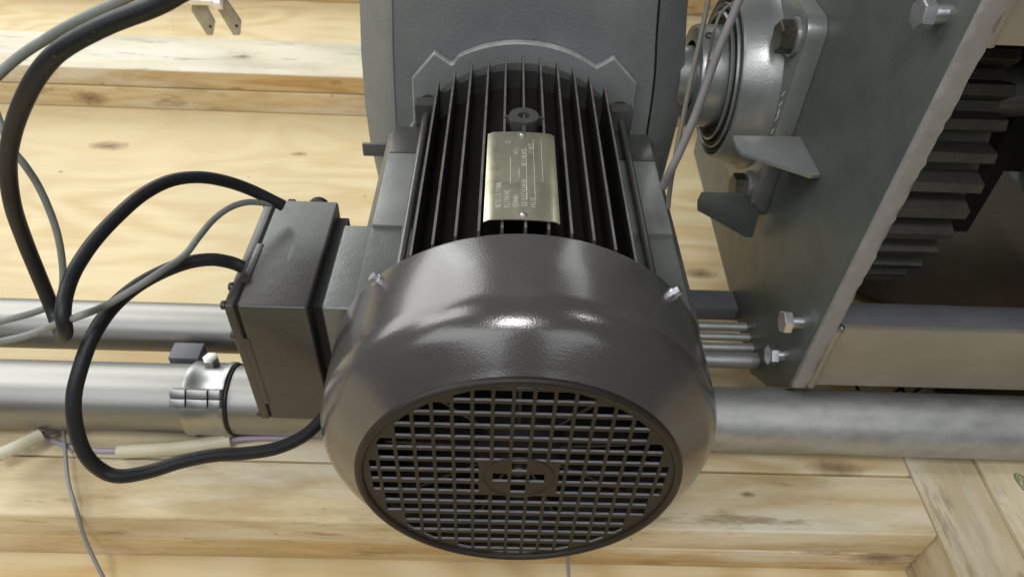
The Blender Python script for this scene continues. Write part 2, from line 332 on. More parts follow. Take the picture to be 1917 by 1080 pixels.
bb_ = solo('timber_beam', MB().box((0.3980, -0.55, ZF + 0.0005), (0.4672, 0.165, ZP + 0.0005)), M['beam2'], 'dull grey brown beam running towards the viewer between the planks and the stamped beam', 'beam', None, 0.003, bseg=3)
b = thing('timber_beam', 'pale beam in the lower right corner with round green and red ink stamp', 'beam', (0.41, 0.05, ZP))
part('beam_body', MB().box((0.4680, -0.55, ZF + 0.0005), (0.5580, 0.165, ZP + 0.0045)), M['beam'], b, 0.003, bseg=3)
def ring(cx_, cy_, ax, ay, wd, z):
    mb = MB(); n = 28; vs = []
    for k in range(n):
        a = 2*PI*k/n; j = 1 + 0.08*math.sin(3*a + 1)
        vs += [(cx_ + ax*j*math.cos(a), cy_ + ay*j*math.sin(a), z), (cx_ + (ax-wd)*j*math.cos(a), cy_ + (ay-wd)*j*math.sin(a), z)]
    return mb.add(vs, [(2*k, 2*((k+1) % n), 2*((k+1) % n)+1, 2*k+1) for k in range(n)])
sx, sy, sz = 0.5020, 0.1215, ZP + 0.0050
st = part('ink_stamp', ring(sx, sy, 0.0060, 0.0098, 0.0013, sz), M['green'], b)
part('inner_ring', ring(sx - 0.0002, sy + 0.0008, 0.0036, 0.0062, 0.0010, sz), M['green'], st)
part('ink_mark', MB().box((sx-0.0016, sy+0.001, sz-0.0002), (sx-0.0006, sy+0.0046, sz)).box((sx+0.0002, sy-0.0025, sz-0.0002), (sx+0.0012, sy+0.0022, sz)), M['green'], st)
part('red_ring', ring(sx + 0.0022, sy - 0.0072, 0.0042, 0.0040, 0.0017, sz + 0.0002), M['red'], st, label='red smudged part of the ink stamp')

# ------------------------------------------------------------------ gearbox
g = thing('gearbox', 'tall grey cast gearbox casing behind the black finned motor', 'gearbox', (0, 0.46, -0.12))
lev = [(-0.115, 0.130, 0.146, 0.131, 0.160), (-0.06, 0.129, 0.159, 0.134, 0.170), (-0.01, 0.1280, 0.1640, 0.1345, 0.1720), (0.034, 0.1282, 0.1649, 0.1345, 0.1735),
       (0.094, 0.1262, 0.1629, 0.1318, 0.1677), (0.150, 0.1230, 0.1586, 0.1250, 0.1590), (0.26, 0.116, 0.150, 0.116, 0.148), (0.38, 0.112, 0.146, 0.112, 0.144), (0.70, 0.106, 0.138, 0.106, 0.136), (0.80, 0.09, 0.12, 0.09, 0.118), (0.83, 0.06, 0.08, 0.06, 0.08)]
mb = MB(); vs = []; n = 8
for z, fl_, sl, fr, sr in lev:
    vs += [(-fl_, 0.400, z), (fr, 0.400, z), (fr + 0.006, 0.4035, z), (sr, 0.432, z), (sr - 0.012, 0.535, z), (-sl + 0.012, 0.535, z), (-sl, 0.432, z), (-fl_ - 0.006, 0.4035, z)]
fs = [tuple(range(n)), tuple(range(len(vs)-n, len(vs)))]
for i in range(len(lev)-1):
    for k in range(n): k2 = (k+1) % n; fs.append((i*n+k, i*n+k2, (i+1)*n+k2, (i+1)*n+k))
mb.add(vs, fs); part('casing', mb, M['cast'], g, 0.0012, ang=24)
# joint lines of the front cover on the casing
for nm, xs in (('cover_seam', -1), ('cover_seam', 1)):
    pts = [((-(l[1]) if xs < 0 else l[3]) + xs*0.0002, 0.3995, l[0]) for l in lev[1:8]]
    part(nm, MB().tube(pts, 0.0011, 6, 3), M['dark'] if xs > 0 else M['castlight'], g)
# motor adapter flange: arc with two bolt ears
half_l = [(-0.0685, 0.1050), (-0.0845, 0.1165), (-0.1075, 0.0890), (-0.1085, 0.040), (-0.122, 0.020), (-0.122, -0.06), (-0.06, -0.112)]
half_r = [(0.0725, 0.1072), (0.0880, 0.1180), (0.1135, 0.0925), (0.1150, 0.040), (0.126, 0.020), (0.126, -0.06), (0.06, -0.112)]
arc = [(0.130*math.sin(a), 0.130*math.cos(a)) for a in [R(-32 + 64*k/18) for k in range(19)]]
arc = [(x*1.0, z - 0.0005) for x, z in arc]
poly = half_l[::-1] + [(-0.0668, 0.1062)] + arc[1:-1] + [(0.0706, 0.1084)] + half_r
o = part('motor_flange', MB().prism(poly, 'y', 0.3905, 0.399), M['castlight'], g, 0.0036, ang=40, bseg=4)
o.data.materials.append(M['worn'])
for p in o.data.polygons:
    if p.normal.y > -0.97 and p.center.z > 0.13: p.material_index = 1               # worn rim, with the light from above painted into its colour
part('side_bracket', MB().box((-0.1660, 0.3985, -0.0075), (-0.128, 0.4025, 0.0075)), M['bracket'], g, 0.0006)
part('side_bracket', MB().box((0.128, 0.3985, -0.0075), (0.158, 0.4025, 0.0075)), M['bracket'], g, 0.0006)

# ------------------------------------------------------------------ electric motor
m = thing('electric_motor', 'black finned electric motor with round fan cover grille and side terminal box', 'motor', (0, 0.2, -0.13))
# fan cover shell
pr = [(0.0947, 0.1378), (0.0947, 0.1397), (0.0930, 0.1400), (0.060, 0.1398), (0.0428, 0.1396)]
for k in range(1, 13):
    a = R(51*k/12); pr.append((0.0428 - 0.034*math.sin(a), 0.1396 - 0.034*(1-math.cos(a))))
pr += [(0.0110, 0.1208), (0.0060, 0.1142), (0.0042, 0.1120), (0.0020, 0.1094)]
pr_in = [(0.0026, 0.1062), (0.006, 0.108), (0.020, 0.124), (0.046, 0.1375)]
fc = part('fan_cover', MB().lathe(pr + pr_in, 'y', seg=160, closed=True), M['cover'], m, ang=50)
# rolled bezel round the grille
bz = [(0.0022 + 0.0030*math.cos(R(t)) - 0.001, 0.1072 + 0.0030*math.sin(R(t))) for t in range(0, 360, 30)]
part('bezel', MB().lathe(bz, 'y', seg=128, closed=True), M['grille'], fc)
# cast grille with rectangular openings
GX, GZ, Z0, BW, BH = 0.01240, 0.01310, 0.0045, 0.0023, 0.0033
RC, RO = 0.1050, 0.1008
holes = []
MAXI = {0: 8, 1: 8, 2: 7, 3: 7, 4: 6, 5: 6, 6: 5, 7: 3, 8: 1}
for j in range(-8, 9):
    for i in range(-MAXI[abs(j)], MAXI[abs(j)] + 1):
        xa, xb = i*GX - (GX-BW)/2, i*GX + (GX-BW)/2
        za, zb = j*GZ - (GZ-BH)/2, j*GZ + (GZ-BH)/2
        if abs(i) == 8: xa, xb = (xa, xa + 0.0048) if i > 0 else (xb - 0.0048, xb)
        if j == 8: zb = za + 0.0038
        if j == -8: za = zb - 0.0038
        if abs(i) == 2 and abs(j) <= 1: xa, xb = (0.0268, xb) if i > 0 else (xa, -0.0268)
        elif abs(i) <= 1 and abs(j) <= 1:
            if abs(i) + abs(j) > 1: continue
        elif abs(i) <= 1 and abs(j) == 2: za, zb = (0.0215, zb) if j > 0 else (za, -0.0215)
        holes.append((xa, xb, za + Z0*(1 - abs(j)/9.0), zb + Z0*(1 - abs(j)/9.0)))
xs = sorted(set([round(v, 6) for h in holes for v in h[:2]] + [-RC, RC])); zs = sorted(set([round(v, 6) for h in holes for v in h[2:]] + [-RC, RC]))
def clip(poly, r):
    n = 72
    for k in range(n):
        a = 2*PI*(k+0.5)/n; nx, nz = math.cos(a), math.sin(a); out = []
        for q in range(len(poly)):
            p, p2 = poly[q], poly[(q+1) % len(poly)]; d1 = r - p[0]*nx - p[1]*nz; d2 = r - p2[0]*nx - p2[1]*nz
            if d1 >= 0: out.append(p)
            if d1*d2 < 0: t = d1/(d1-d2); out.append((p[0]+(p2[0]-p[0])*t, p[1]+(p2[1]-p[1])*t))
        poly = out
        if len(poly) < 3: return None
    return poly
mb = MB(); Y0, TH = 0.0012, 0.0017
for a in range(len(xs)-1):
    for c in range(len(zs)-1):
        mx, mz = (xs[a]+xs[a+1])/2, (zs[c]+zs[c+1])/2
        if any(h[0] < mx < h[1] and h[2] < mz < h[3] for h in holes): continue
        p = clip([(xs[a], zs[c]), (xs[a+1], zs[c]), (xs[a+1], zs[c+1]), (xs[a], zs[c+1])], RC)
        if not p: continue
        k = len(p)
        mb.add([(x, Y0, z) for x, z in p], [tuple(range(k))]); mb.add([(x, Y0+TH, z) for x, z in p], [tuple(range(k))[::-1]])
def half(poly, nx, nz, d):
    out = []
    for q in range(len(poly)):
        p, p2 = poly[q], poly[(q+1) % len(poly)]; d1 = p[0]*nx + p[1]*nz - d; d2 = p2[0]*nx + p2[1]*nz - d
        if d1 >= 0: out.append(p)
        if d1*d2 < 0: t = d1/(d1-d2); out.append((p[0]+(p2[0]-p[0])*t, p[1]+(p2[1]-p[1])*t))
    return out
for xa, xb, za, zb in holes:
    q = [(xa, za), (xb, za), (xb, zb), (xa, zb)]
    far = max(q, key=lambda p: math.hypot(*p)); dd = math.hypot(*far)
    if dd > 0.1015:                                                     # corner rounded off by the rim
        h_ = half(q, far[0]/dd, far[1]/dd, 0.1010)
        if len(h_) > 2:
            k = len(h_); mb.add([(x, Y0 + 0.0001, z) for x, z in h_] + [(x, Y0 + TH, z) for x, z in h_], [tuple(range(k)), tuple(range(k, 2*k))[::-1]] + [(i, (i+1) % k, k+(i+1) % k, k+i) for i in range(k)])
    q = [(xa, za), (xb, za), (xb, zb), (xa, zb)]
    mb.add([(x, Y0, z) for x, z in q] + [(x, Y0+TH, z) for x, z in q], [(i, (i+1) % 4, 4+(i+1) % 4, 4+i) for i in range(4)])
gr = part('grille', mb, M['grille'], fc, smooth=False)
gr.data.materials.append(M['barelit'])
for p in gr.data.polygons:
    if abs(p.normal.y) < 0.5 and abs(p.normal.z) > 0.5: p.material_index = 1      # bare metal in the slots, with light on their walls painted in
hub = MB().lathe([(0.0014, 0.0245), (0.0007, 0.0240), (0.0007, 0.0233), (0.0014, 0.0228)], 'y', (0, 0, Z0), 64)
part('hub_ring', hub, M['grille'], gr if False else fc)
part('shaft_end', MB().lathe([(0.0060, 0.0002), (0.0056, 0.0048), (0.014, 0.0052)], 'y', (0, 0, Z0), 32), M['motor'], m)
# fan seen through the grille
fan = part('fan', MB().lathe([(0.016, 0.0002), (0.016, 0.020), (0.024, 0.030), (0.060, 0.036), (0.064, 0.128)], 'y', (0, 0, 0.002), 64), M['black'], m)
for k in range(9):
    a = 2*PI*k/9 + 0.2; c_, s_ = math.cos(a), math.sin(a); bl = MB(); tx, tz = -s_*0.0012, c_*0.0012
    q = [(0.028, 0.024), (0.092, 0.020), (0.098, 0.058), (0.032, 0.058)]
    bl.add([(r*c_+sg*tx, y, r*s_+sg*tz + 0.002) for sg in (-1, 1) for r, y in q], [(0,1,2,3), (7,6,5,4), (0,4,5,1), (1,5,6,2), (2,6,7,3), (3,7,4,0)])
    part('fan_blade', bl, M['fin'], fan)
# cover screws
def hexhead(r, h, washer=0.0, chamf=0.9):
    mb = MB(); p = [(r*math.cos(PI/3*k), r*math.sin(PI/3*k)) for k in range(6)]
    if washer: mb.lathe([(0, 0.0002), (0, washer), (0.0022, washer), (0.0022, 0.0002)], 'z', seg=28)
    z0_ = 0.0022 if washer else 0
    mb.prism(p, 'z', z0_, z0_ + h*0.88); 
    q = [(a*chamf, c*chamf) for a, c in p]; nn = 6; t = z0_ + h*0.88
    mb.add([(a, c, t + 0.00005) for a, c in p] + [(a, c, t + h*0.12) for a, c in q], [tuple(range(6, 12))] + [(i, (i+1) % 6, 6+(i+1) % 6, 6+i) for i in range(6)])
    return mb
sm = hexhead(0.0036, 0.0040, 0.0044).mesh('cover_screw', M['zinc'], ang=25)
for ang, yy in ((134.2, 0.0885), (43.9, 0.0885)):
    a = R(ang); o = place('cover_screw', sm, m, (0.1396*math.cos(a), yy, 0.1396*math.sin(a)), (0, PI/2 - a, 0))
# housing core, end shield, fins
part('housing', MB().lathe([(0.070, 0.090), (0.070, 0.099), (0.364, 0.099), (0.372, 0.098), (0.378, 0.098)], 'y', seg=96), M['fin'], m)
part('end_shield', MB().lathe([(0.362, 0.090), (0.362, 0.1165), (0.3715, 0.1175), (0.3765, 0.1165)], 'y', seg=96), M['motor'], m)
FS, RF = 0.01587, 0.1264
for k in range(-5, 6):
    x = k*FS; zt = math.sqrt(RF**2 - x*x); f = MB(); zb = math.sqrt(0.098**2 - x*x)
    for sg in (1,):
        t0, t1 = 0.0011, 0.0018
        y1, y2 = 0.1175, 0.3705
        q = [(x-t1, zb), (x+t1, zb), (x+t0, zt), (x-t0, zt)]
        f.prism(q, 'y', y1, y2)
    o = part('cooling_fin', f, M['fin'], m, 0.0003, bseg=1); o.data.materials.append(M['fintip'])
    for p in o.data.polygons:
        if p.normal.z > 0.8 or (p.normal.y < -0.8 and p.center.z > 0): p.material_index = 1  # worn tips paler, the highlight along them painted in
for k in range(-5, 6):
    x = k*FS; zt = math.sqrt(RF**2 - x*x); zb = math.sqrt(0.098**2 - x*x)
    part('lower_fin', MB().prism([(x-0.0014, -zb), (x+0.0014, -zb), (x+0.0007, -zt), (x-0.0007, -zt)], 'y', 0.1175, 0.3705), M['fin'], m)
# side pads (foot mounting faces)
for sg in (-1, 1):
    xo = 0.1215 if sg < 0 else 0.1252
    body = [(sg*0.088, 0.0570), (sg*xo, 0.0570), (sg*(xo+0.0065), 0.050), (sg*(xo+0.0065), -0.055), (sg*0.088, -0.055)]
    p_ = part('side_pad', MB().prism(body, 'y', 0.098, 0.352), M['pad'], m, 0.001)
    part('raised_face', MB().prism([(sg*0.090, 0.0568), (sg*(xo-0.0004), 0.0568), (sg*(xo-0.0004), 0.0605), (sg*0.090, 0.0605)], 'y', 0.1975, 0.303), M['raised'], p_, 0.0006)
    part('raised_face', MB().prism([(sg*0.090, 0.0568), (sg*(xo-0.0004), 0.0568), (sg*(xo-0.0004), 0.0602), (sg*0.090, 0.0602)], 'y', 0.3045, 0.350), M['motor'], p_, 0.0006)
    xr = -0.0905 if sg < 0 else 0.0970
    tr = part('tie_rod', MB().cyl('y', (xr, 0, 0.072), 0.0034, 0.090, 0.378, 18), M['motor'], m)
    nut = hexhead(0.0075, 0.0070, 0.0088).mesh('nut', M['motor'], ang=25)
    place('nut', nut, tr, (xr, 0.3765, 0.072), (PI/2, 0, 0)); tr.children[-1].location = Vector((xr, 0.3765, 0.072)) - BASE[m]
    part('lug', MB().box((xr - 0.011, 0.352, 0.050), (xr + 0.011, 0.368, 0.083)), M['motor'], m, 0.003)
# lifting boss
lb = part('lifting_boss', MB().lathe([(0.100, 0.010), (0.1265, 0.0128), (0.1290, 0.0122), (0.1290, 0.0048), (0.122, 0.0046), (0.122, 0.0002)], 'z', (-0.0002, 0.2598, 0), 40), M['motor'], m)
part('boss_web', MB().box((-0.0016, 0.268, 0.105), (0.0012, 0.276, 0.1275)).box((-0.0016, 0.2380, 0.105), (0.0012, 0.2475, 0.1275)).box((-0.0160, 0.2588, 0.12), (-0.012, 0.2612, 0.1278)).box((0.0118, 0.2588, 0.12), (0.0156, 0.2612, 0.1278)), M['motor'], lb, 0.0005)
# nameplate, slightly bowed over the fins
mb = MB(); nx = 14; vs = []; fs = []
for lay, dz in ((0, 0.0), (1, -0.0008)):
    for r_ in range(9):
        for c_ in range(nx+1):
            y = 0.1232 + (0.2345-0.1232)*r_/8; x = -0.0288 + 0.0524*c_/nx
            z = 0.1272 + 0.0016*(1-((x+0.0026)/0.027)**2) - (0.0016 if c_ in (0, nx) else 0) + dz
            vs.append((x, y, z))
W_ = nx+1
for r_ in range(8):
    for c_ in range(nx): i = r_*W_+c_; fs.append((i, i+1, i+W_+1, i+W_)); j = i + 9*W_; fs.append((j+W_, j+W_+1, j+1, j))
o9 = 9*W_
for c_ in range(nx): fs.append((c_+1, c_, o9+c_, o9+c_+1)); q = 8*W_+c_; fs.append((q, q+1, o9+q+1, o9+q))
for r_ in range(8): q = r_*W_; fs.append((q, q+W_, o9+q+W_, o9+q)); q = r_*W_+nx; fs.append((q+W_, q, o9+q, o9+q+W_))
npl = part('nameplate', mb.add(vs, fs), M['brass'], m, ang=60)
def npz(x): return 0.1272 + 0.0016*(1-((x+0.0026)/0.027)**2) + 0.00012
et = MB(); rnd = random.Random(5)
def stroke(x0, y0, x1, y1, wd=0.00028):
    d = Vector((x1-x0, y1-y0)); nrm = Vector((-d.y, d.x)).normalized()*wd*0.5
    p = [(x0+nrm.x, y0+nrm.y), (x0-nrm.x, y0-nrm.y), (x1-nrm.x, y1-nrm.y), (x1+nrm.x, y1+nrm.y)]
    et.add([(a, c, npz(a)) for a, c in p], [(0, 1, 2, 3)])
def npx(px): return -0.0288 + 0.0524*(px - 0.055)/0.865          # along the plate width, 0..1 of the photographed plate
def npy(t): return 0.2345 - (0.2345-0.1232)*t
for px, t0, t1 in ((0.35, 0.32, 0.63), (0.455, 0.44, 0.56), (0.545, 0.20, 0.80), (0.64, 0.10, 0.80), (0.74, 0.10, 0.60)):
    stroke(npx(px), npy(t0), npx(px) + 0.0002, npy(t1), 0.00030)
def glyphs(px, t0, t1, hgt=0.0034):                                 # worn, unreadable engraved characters, reading along the motor
    y = npy(t1); x = npx(px)
    while y < npy(t0):
        k = rnd.choice('HIECNTL')
        h, wd = hgt, 0.0015
        segs = {'H': [(0,0,1,0),(0,1,1,1),(.5,0,.5,1)], 'I': [(0,.5,1,.5)], 'E': [(0,0,1,0),(0,0,0,1),(.5,0,.5,.7),(1,0,1,1)], 'C': [(0,0,1,0),(0,0,0,1),(1,0,1,1)],
                'N': [(0,0,1,0),(0,1,1,1),(1,0,0,1)], 'T': [(0,.5,1,.5),(1,0,1,1)], 'L': [(0,0,1,0),(0,0,0,1)]}[k]
        for a, c, d, e in segs: stroke(x - h*a + h/2, y + wd*c, x - h*d + h/2, y + wd*e, 0.00034)
        y += wd + 0.0011
for px, t0, t1 in ((0.215, 0.60, 0.88), (0.315, 0.70, 0.88), (0.315, 0.11, 0.15), (0.415, 0.76, 0.88), (0.42, 0.22, 0.28), (0.515, 0.60, 0.86), (0.515, 0.22, 0.42), (0.615, 0.78, 0.88), (0.61, 0.15, 0.26)):
    glyphs(px, t0, t1)
part('engraving', et, M['etch'], npl, smooth=False)
for y in (0.2300, 0.1285):
    part('rivet', MB().lathe([(0, 0.0024), (0.0007, 0.0022), (0.0015, 0.0012), (0.0017, 0.0002)], 'z', (-0.0015, y, 0.1288), 20), M['steel'], npl)

# terminal box
neck = part('box_neck', MB().box((-0.1455, 0.1065, -0.072), (-0.118, 0.2030, 0.0555)), M['pad'], m, 0.003, bseg=3)
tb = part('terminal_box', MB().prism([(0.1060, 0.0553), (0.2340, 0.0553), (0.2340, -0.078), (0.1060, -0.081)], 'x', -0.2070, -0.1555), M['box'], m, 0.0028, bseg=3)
part('gasket', MB().box((-0.1553, 0.1160, -0.068), (-0.1456, 0.2230, 0.0460)), M['black'], tb)
part('lid_gasket', MB().box((-0.2082, 0.1075, -0.080), (-0.2072, 0.2325, 0.0540)), M['black'], tb)
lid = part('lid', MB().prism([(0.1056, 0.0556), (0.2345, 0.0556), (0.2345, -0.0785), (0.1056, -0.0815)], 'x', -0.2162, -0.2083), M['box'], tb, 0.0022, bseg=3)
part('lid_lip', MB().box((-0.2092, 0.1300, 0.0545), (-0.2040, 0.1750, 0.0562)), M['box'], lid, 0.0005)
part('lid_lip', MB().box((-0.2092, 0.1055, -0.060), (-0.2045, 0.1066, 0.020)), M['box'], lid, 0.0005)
for y, z, in ((0.1085, 0.0530), (0.1085, 0.0215), (0.1085, -0.0760), (0.128, 0.0530), (0.2300, 0.0520), (0.2300, -0.070)):
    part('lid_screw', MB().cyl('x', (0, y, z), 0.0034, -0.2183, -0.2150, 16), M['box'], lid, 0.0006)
part('cable_gland', MB().cyl('y', (-0.178, 0, 0.036), 0.0110, 0.2335, 0.2480, 6).cyl('y', (-0.178, 0, 0.036), 0.0085, 0.2480, 0.2540, 20), M['black'], tb)
part('cable_gland', MB().cyl('y', (-0.1985, 0, 0.044), 0.0052, 0.2335, 0.2440, 6), M['black'], tb)

# ------------------------------------------------------------------ machine frame on the right
XP0, XP1 = 0.2630, 0.2765
fr = thing('machine_frame', 'steel machine frame on the right with side plate, crossbars and rough flame cut edge', 'machine frame', (0.27, 0.2, -0.17))
pl = [(0.1690, -0.0955), (0.2075, -0.1440), (0.2395, -0.1660), (0.2480, -0.1725), (0.640, -0.1420), (0.640, 0.40), (0.157, 0.40), (0.1625, 0.25)]
part('side_plate', MB().prism(pl, 'x', XP0, XP1), M['plate'], fr, 0.0006)
# flame cut front edge: an uneven strip
mb = MB(); rnd = random.Random(3); nz = 90; vs = []; fs = []
for i in range(nz+1):
    z = -0.0955 + (0.40+0.0955)*i/nz; yb = 0.1690 - (z+0.0955)*0.0222
    for j, t in enumerate((0, 0.25, 0.5, 0.75, 1)):
        x = XP0 - 0.0003 + (XP1-XP0+0.0006)*t + (rnd.uniform(-0.0006, 0.0006) if j in (0, 4) else 0) + (rnd.choice((0, 0, 0, 0, 0.0012)) if j == 4 else 0)
        vs.append((x, yb - 0.0012 - (0.0008*math.sin(t*PI)) + rnd.uniform(-0.0004, 0.0004), z))
    vs += [(XP1 + 0.0002, yb + 0.003, z), (XP0 - 0.0002, yb + 0.003, z)]
for i in range(nz):
    for j in range(7): a = i*7+j; c = i*7+(j+1) % 7; fs.append((a, c, c+7, a+7))
fs += [tuple(range(7)), tuple(range(nz*7, nz*7+7))]
part('cut_edge', mb.add(vs, fs), M['edge'], fr, ang=80)
# lower crossbar: channel with front face, flange on top
part('lower_crossbar', MB().box((XP1 + 0.0055, 0.1690, -0.0930), (0.72, 0.1760, -0.0165)), M['bar'], fr, 0.0012)
part('crossbar_flange', MB().prism([(0.1765, -0.0220), (0.1765, -0.0190), (0.196, -0.0172), (0.2080, -0.0215), (0.2140, -0.0300), (0.2140, -0.090), (0.206, -0.090), (0.206, -0.0330)], 'x', XP1 + 0.001, 0.72), M['bardark'], fr, 0.001)
part('weld_bead', MB().tube([(XP1 + 0.0032, 0.1695, -0.0935), (XP1 + 0.0036, 0.1690, -0.07), (XP1 + 0.0030, 0.1690, -0.045), (XP1 + 0.0036, 0.1692, -0.0180)], 0.0042, 8, 5), M['bar'], fr)
part('weld_drop', MB().lathe([(-0.004, 0.0003), (-0.003, 0.003), (0, 0.0042), (0.003, 0.003), (0.004, 0.0003)], 'z', (XP1 + 0.0045, 0.1685, -0.0160), 14), M['steel'], fr)
part('upper_crossbar', MB().box((XP1 + 0.0055, 0.1660, 0.2430), (0.72, 0.1740, 0.330)).box((XP1 + 0.0055, 0.1745, 0.2440), (0.72, 0.235, 0.252)), M['bar'], fr, 0.0015)
part('weld_bead', MB().tube([(XP1 + 0.004, 0.1668, 0.2430), (XP1 + 0.0045, 0.1668, 0.28), (XP1 + 0.004, 0.1668, 0.33)], 0.0050, 8, 5), M['bar'], fr)
part('shade_deck', MB().box((XP1 + 0.001, 0.1600, 0.3310), (0.72, 0.640, 0.339)), M['plate'], fr)  # unseen deck added to keep light off the gear
part('shade_side_plate', MB().prism([(y, z) for y, z in pl], 'x', 0.7210, 0.7330), M['plate'], fr)  # unseen plate added to close the far side against light
part('shade_pan', MB().prism([(0.500, 0.270), (1.100, 0.270), (1.100, 0.900), (0.370, 0.900), (0.370, 0.470), (0.455, 0.450), (0.500, 0.415)], 'z', -0.225, -0.210), M['shadepan'], fr, 0.002)  # added dark sheet standing for shade on the floor inside
part('shade_rear_panel', MB().box((0.3000, 0.5980, -0.1300), (1.100, 0.6040, 0.330)), M['shadepan'], fr)  # added panel that keeps light out from behind the gear
# gussets welded to the plate
part('gusset', MB().prism([(0.1975, 0.3255), (0.2628, 0.3275), (0.2628, 0.2655), (0.2540, 0.2640), (0.2000, 0.2960), (0.1975, 0.3040)], 'z', 0.0735, 0.0775), M['bearing'], fr, 0.0008, label='light grey triangular gusset below the bearing')
wg = [(0.1890, -0.0010), (0.2320, -0.0005), (0.2545, -0.0220), (0.2560, -0.0560), (0.2480, -0.0560), (0.1890, -0.0225), (0.1870, -0.0120)]
part('gusset', MB().prism(wg, 'y', 0.3400, 0.3440), M['plate'], fr, 0.0008, label='dark gusset with slanted lower edge under the lower bearing bolt')
zb_ = hexhead(0.0108, 0.0075, 0.0).mesh('hex_bolt', M['zinc'], ang=25)
shk = MB().cyl('z', (0, 0, 0), 0.0062, -0.016, 0.0, 18).mesh('shank', M['zinc'])
for y, z, out_, tw in ((0.1940, 0.2500, 0.010, 0.3), (0.1985, -0.0395, 0.011, 0.15), (0.2052, -0.0932, 0.007, 0.75)):
    o = place('hex_bolt', zb_, fr, (XP0 - out_, y, z), (0, -PI/2, 0)); o.rotation_euler = (Matrix.Rotation(-PI/2, 4, 'Y') @ Matrix.Rotation(tw, 4, 'Z')).to_euler()
    link('shank', shk, o)

# ------------------------------------------------------------------ flange bearing on the plate
CY, CZ = 0.453, 0.071
be = thing('flange_bearing', 'silver square flange bearing bolted to the green grey side plate', 'bearing', (0.25, CY, CZ))
sq = []; hs, rr_ = 0.109, 0.019
for qx, qz, a0 in ((1, 1, 0), (-1, 1, 90), (-1, -1, 180), (1, -1, 270)):
    for k in range(7): a = R(a0 + 15*k); sq.append((CY + qx*(hs-rr_) + rr_*math.cos(a), CZ + qz*(hs-rr_) + rr_*math.sin(a)))
part('flange', MB().prism(sq, 'x', 0.2452, 0.2628), M['bearing'], be, 0.0012, ang=25)
part('bearing_housing', MB().lathe([(0.2450, 0.0965), (0.2400, 0.0930), (0.2330, 0.0905), (0.2130, 0.0865), (0.2105, 0.0850), (0.2100, 0.0820), (0.2160, 0.0800), (0.2160, 0.060)], 'x', (0, CY, CZ), 96), M['bearing'], be)
part('seal', MB().lathe([(0.2155, 0.0800), (0.2120, 0.0795), (0.2110, 0.0765), (0.2135, 0.0745), (0.2090, 0.0725), (0.2080, 0.0690), (0.2110, 0.0665), (0.2060, 0.0650), (0.2050, 0.0610), (0.2100, 0.0580), (0.2100, 0.050)], 'x', (0, CY, CZ), 80), M['black'], be)
part('seal_ring', MB().lathe([(0.2130, 0.0738), (0.2100, 0.0745), (0.2080, 0.0735), (0.2100, 0.0718)], 'x', (0, CY, CZ), 80, True), M['bearing'], be)
part('seal_ring', MB().lathe([(0.2105, 0.0650), (0.2060, 0.0660), (0.2045, 0.0645), (0.2060, 0.0630)], 'x', (0, CY, CZ), 80, True), M['bearing'], be)
co = part('collar', MB().lathe([(0.2095, 0.0525), (0.1830, 0.0525), (0.1805, 0.0515), (0.1795, 0.049), (0.1795, 0.036)], 'x', (0, CY, CZ), 72), M['bearing'], be)
a = R(105.3)
part('set_screw', MB().lathe([(0.0, 0.0046), (0.0008, 0.0046), (0.0010, 0.0034), (-0.002, 0.0030), (-0.002, 0.0002)], 'z', (0, 0, 0), 20), M['black'], co)
co.children[-1].location = Vector((0.1885, CY + 0.0525*math.cos(a), CZ + 0.0525*math.sin(a))) ; co.children[-1].rotation_euler = (a - PI/2, 0, 0)
co.children[-1].data.transform(Matrix.Translation(BASE[be])); co.children[-1].location -= BASE[be]
hb = hexhead(0.0150, 0.0120, 0.0).mesh('flange_bolt', M['bronze'], ang=25)
ws = MB().lathe([(0, 0.010), (0, 0.0175), (0.0035, 0.0175), (0.0035, 0.010)], 'z', seg=32).mesh('washer', M['bearing'])
for sy_ in (-1, 1):
    for sz_ in (-1, 1):
        o = place('flange_bolt', hb, be, (0.2410, CY + sy_*0.083, CZ + sz_*0.083)); o.rotation_euler = (Matrix.Rotation(-PI/2, 4, 'Y') @ Matrix.Rotation(0.25 if sz_ > 0 else 0.6, 4, 'Z')).to_euler()
        link('washer', ws, o, (0, 0, -0.0040))
# cast mark along the flange edge: four short raised strokes and a fifth faint one
mk = MB()
for k, (y, z, dy) in enumerate(((0.3535, 0.1060, 0.004), (0.3525, 0.0960, 0.003), (0.3515, 0.0880, -0.001), (0.3515, 0.0810, 0.003), (0.3510, 0.0680, 0.003))):
    q = [(y - dy/2 - 0.0009, z + 0.0032), (y - dy/2 + 0.0009, z + 0.0032), (y + dy/2 + 0.0009, z - 0.0032), (y + dy/2 - 0.0009, z - 0.0032)]
    mk.prism(q, 'x', 0.2444, 0.2450)
part('cast_mark', mk, M['etch'], be, smooth=False)

solo('drive_shaft', MB().cyl('x', (0, CY, CZ), 0.0310, 0.1640, 0.7200, 48), M['bearing'], 'bright steel shaft between the gearbox and the bearing collar', 'shaft')

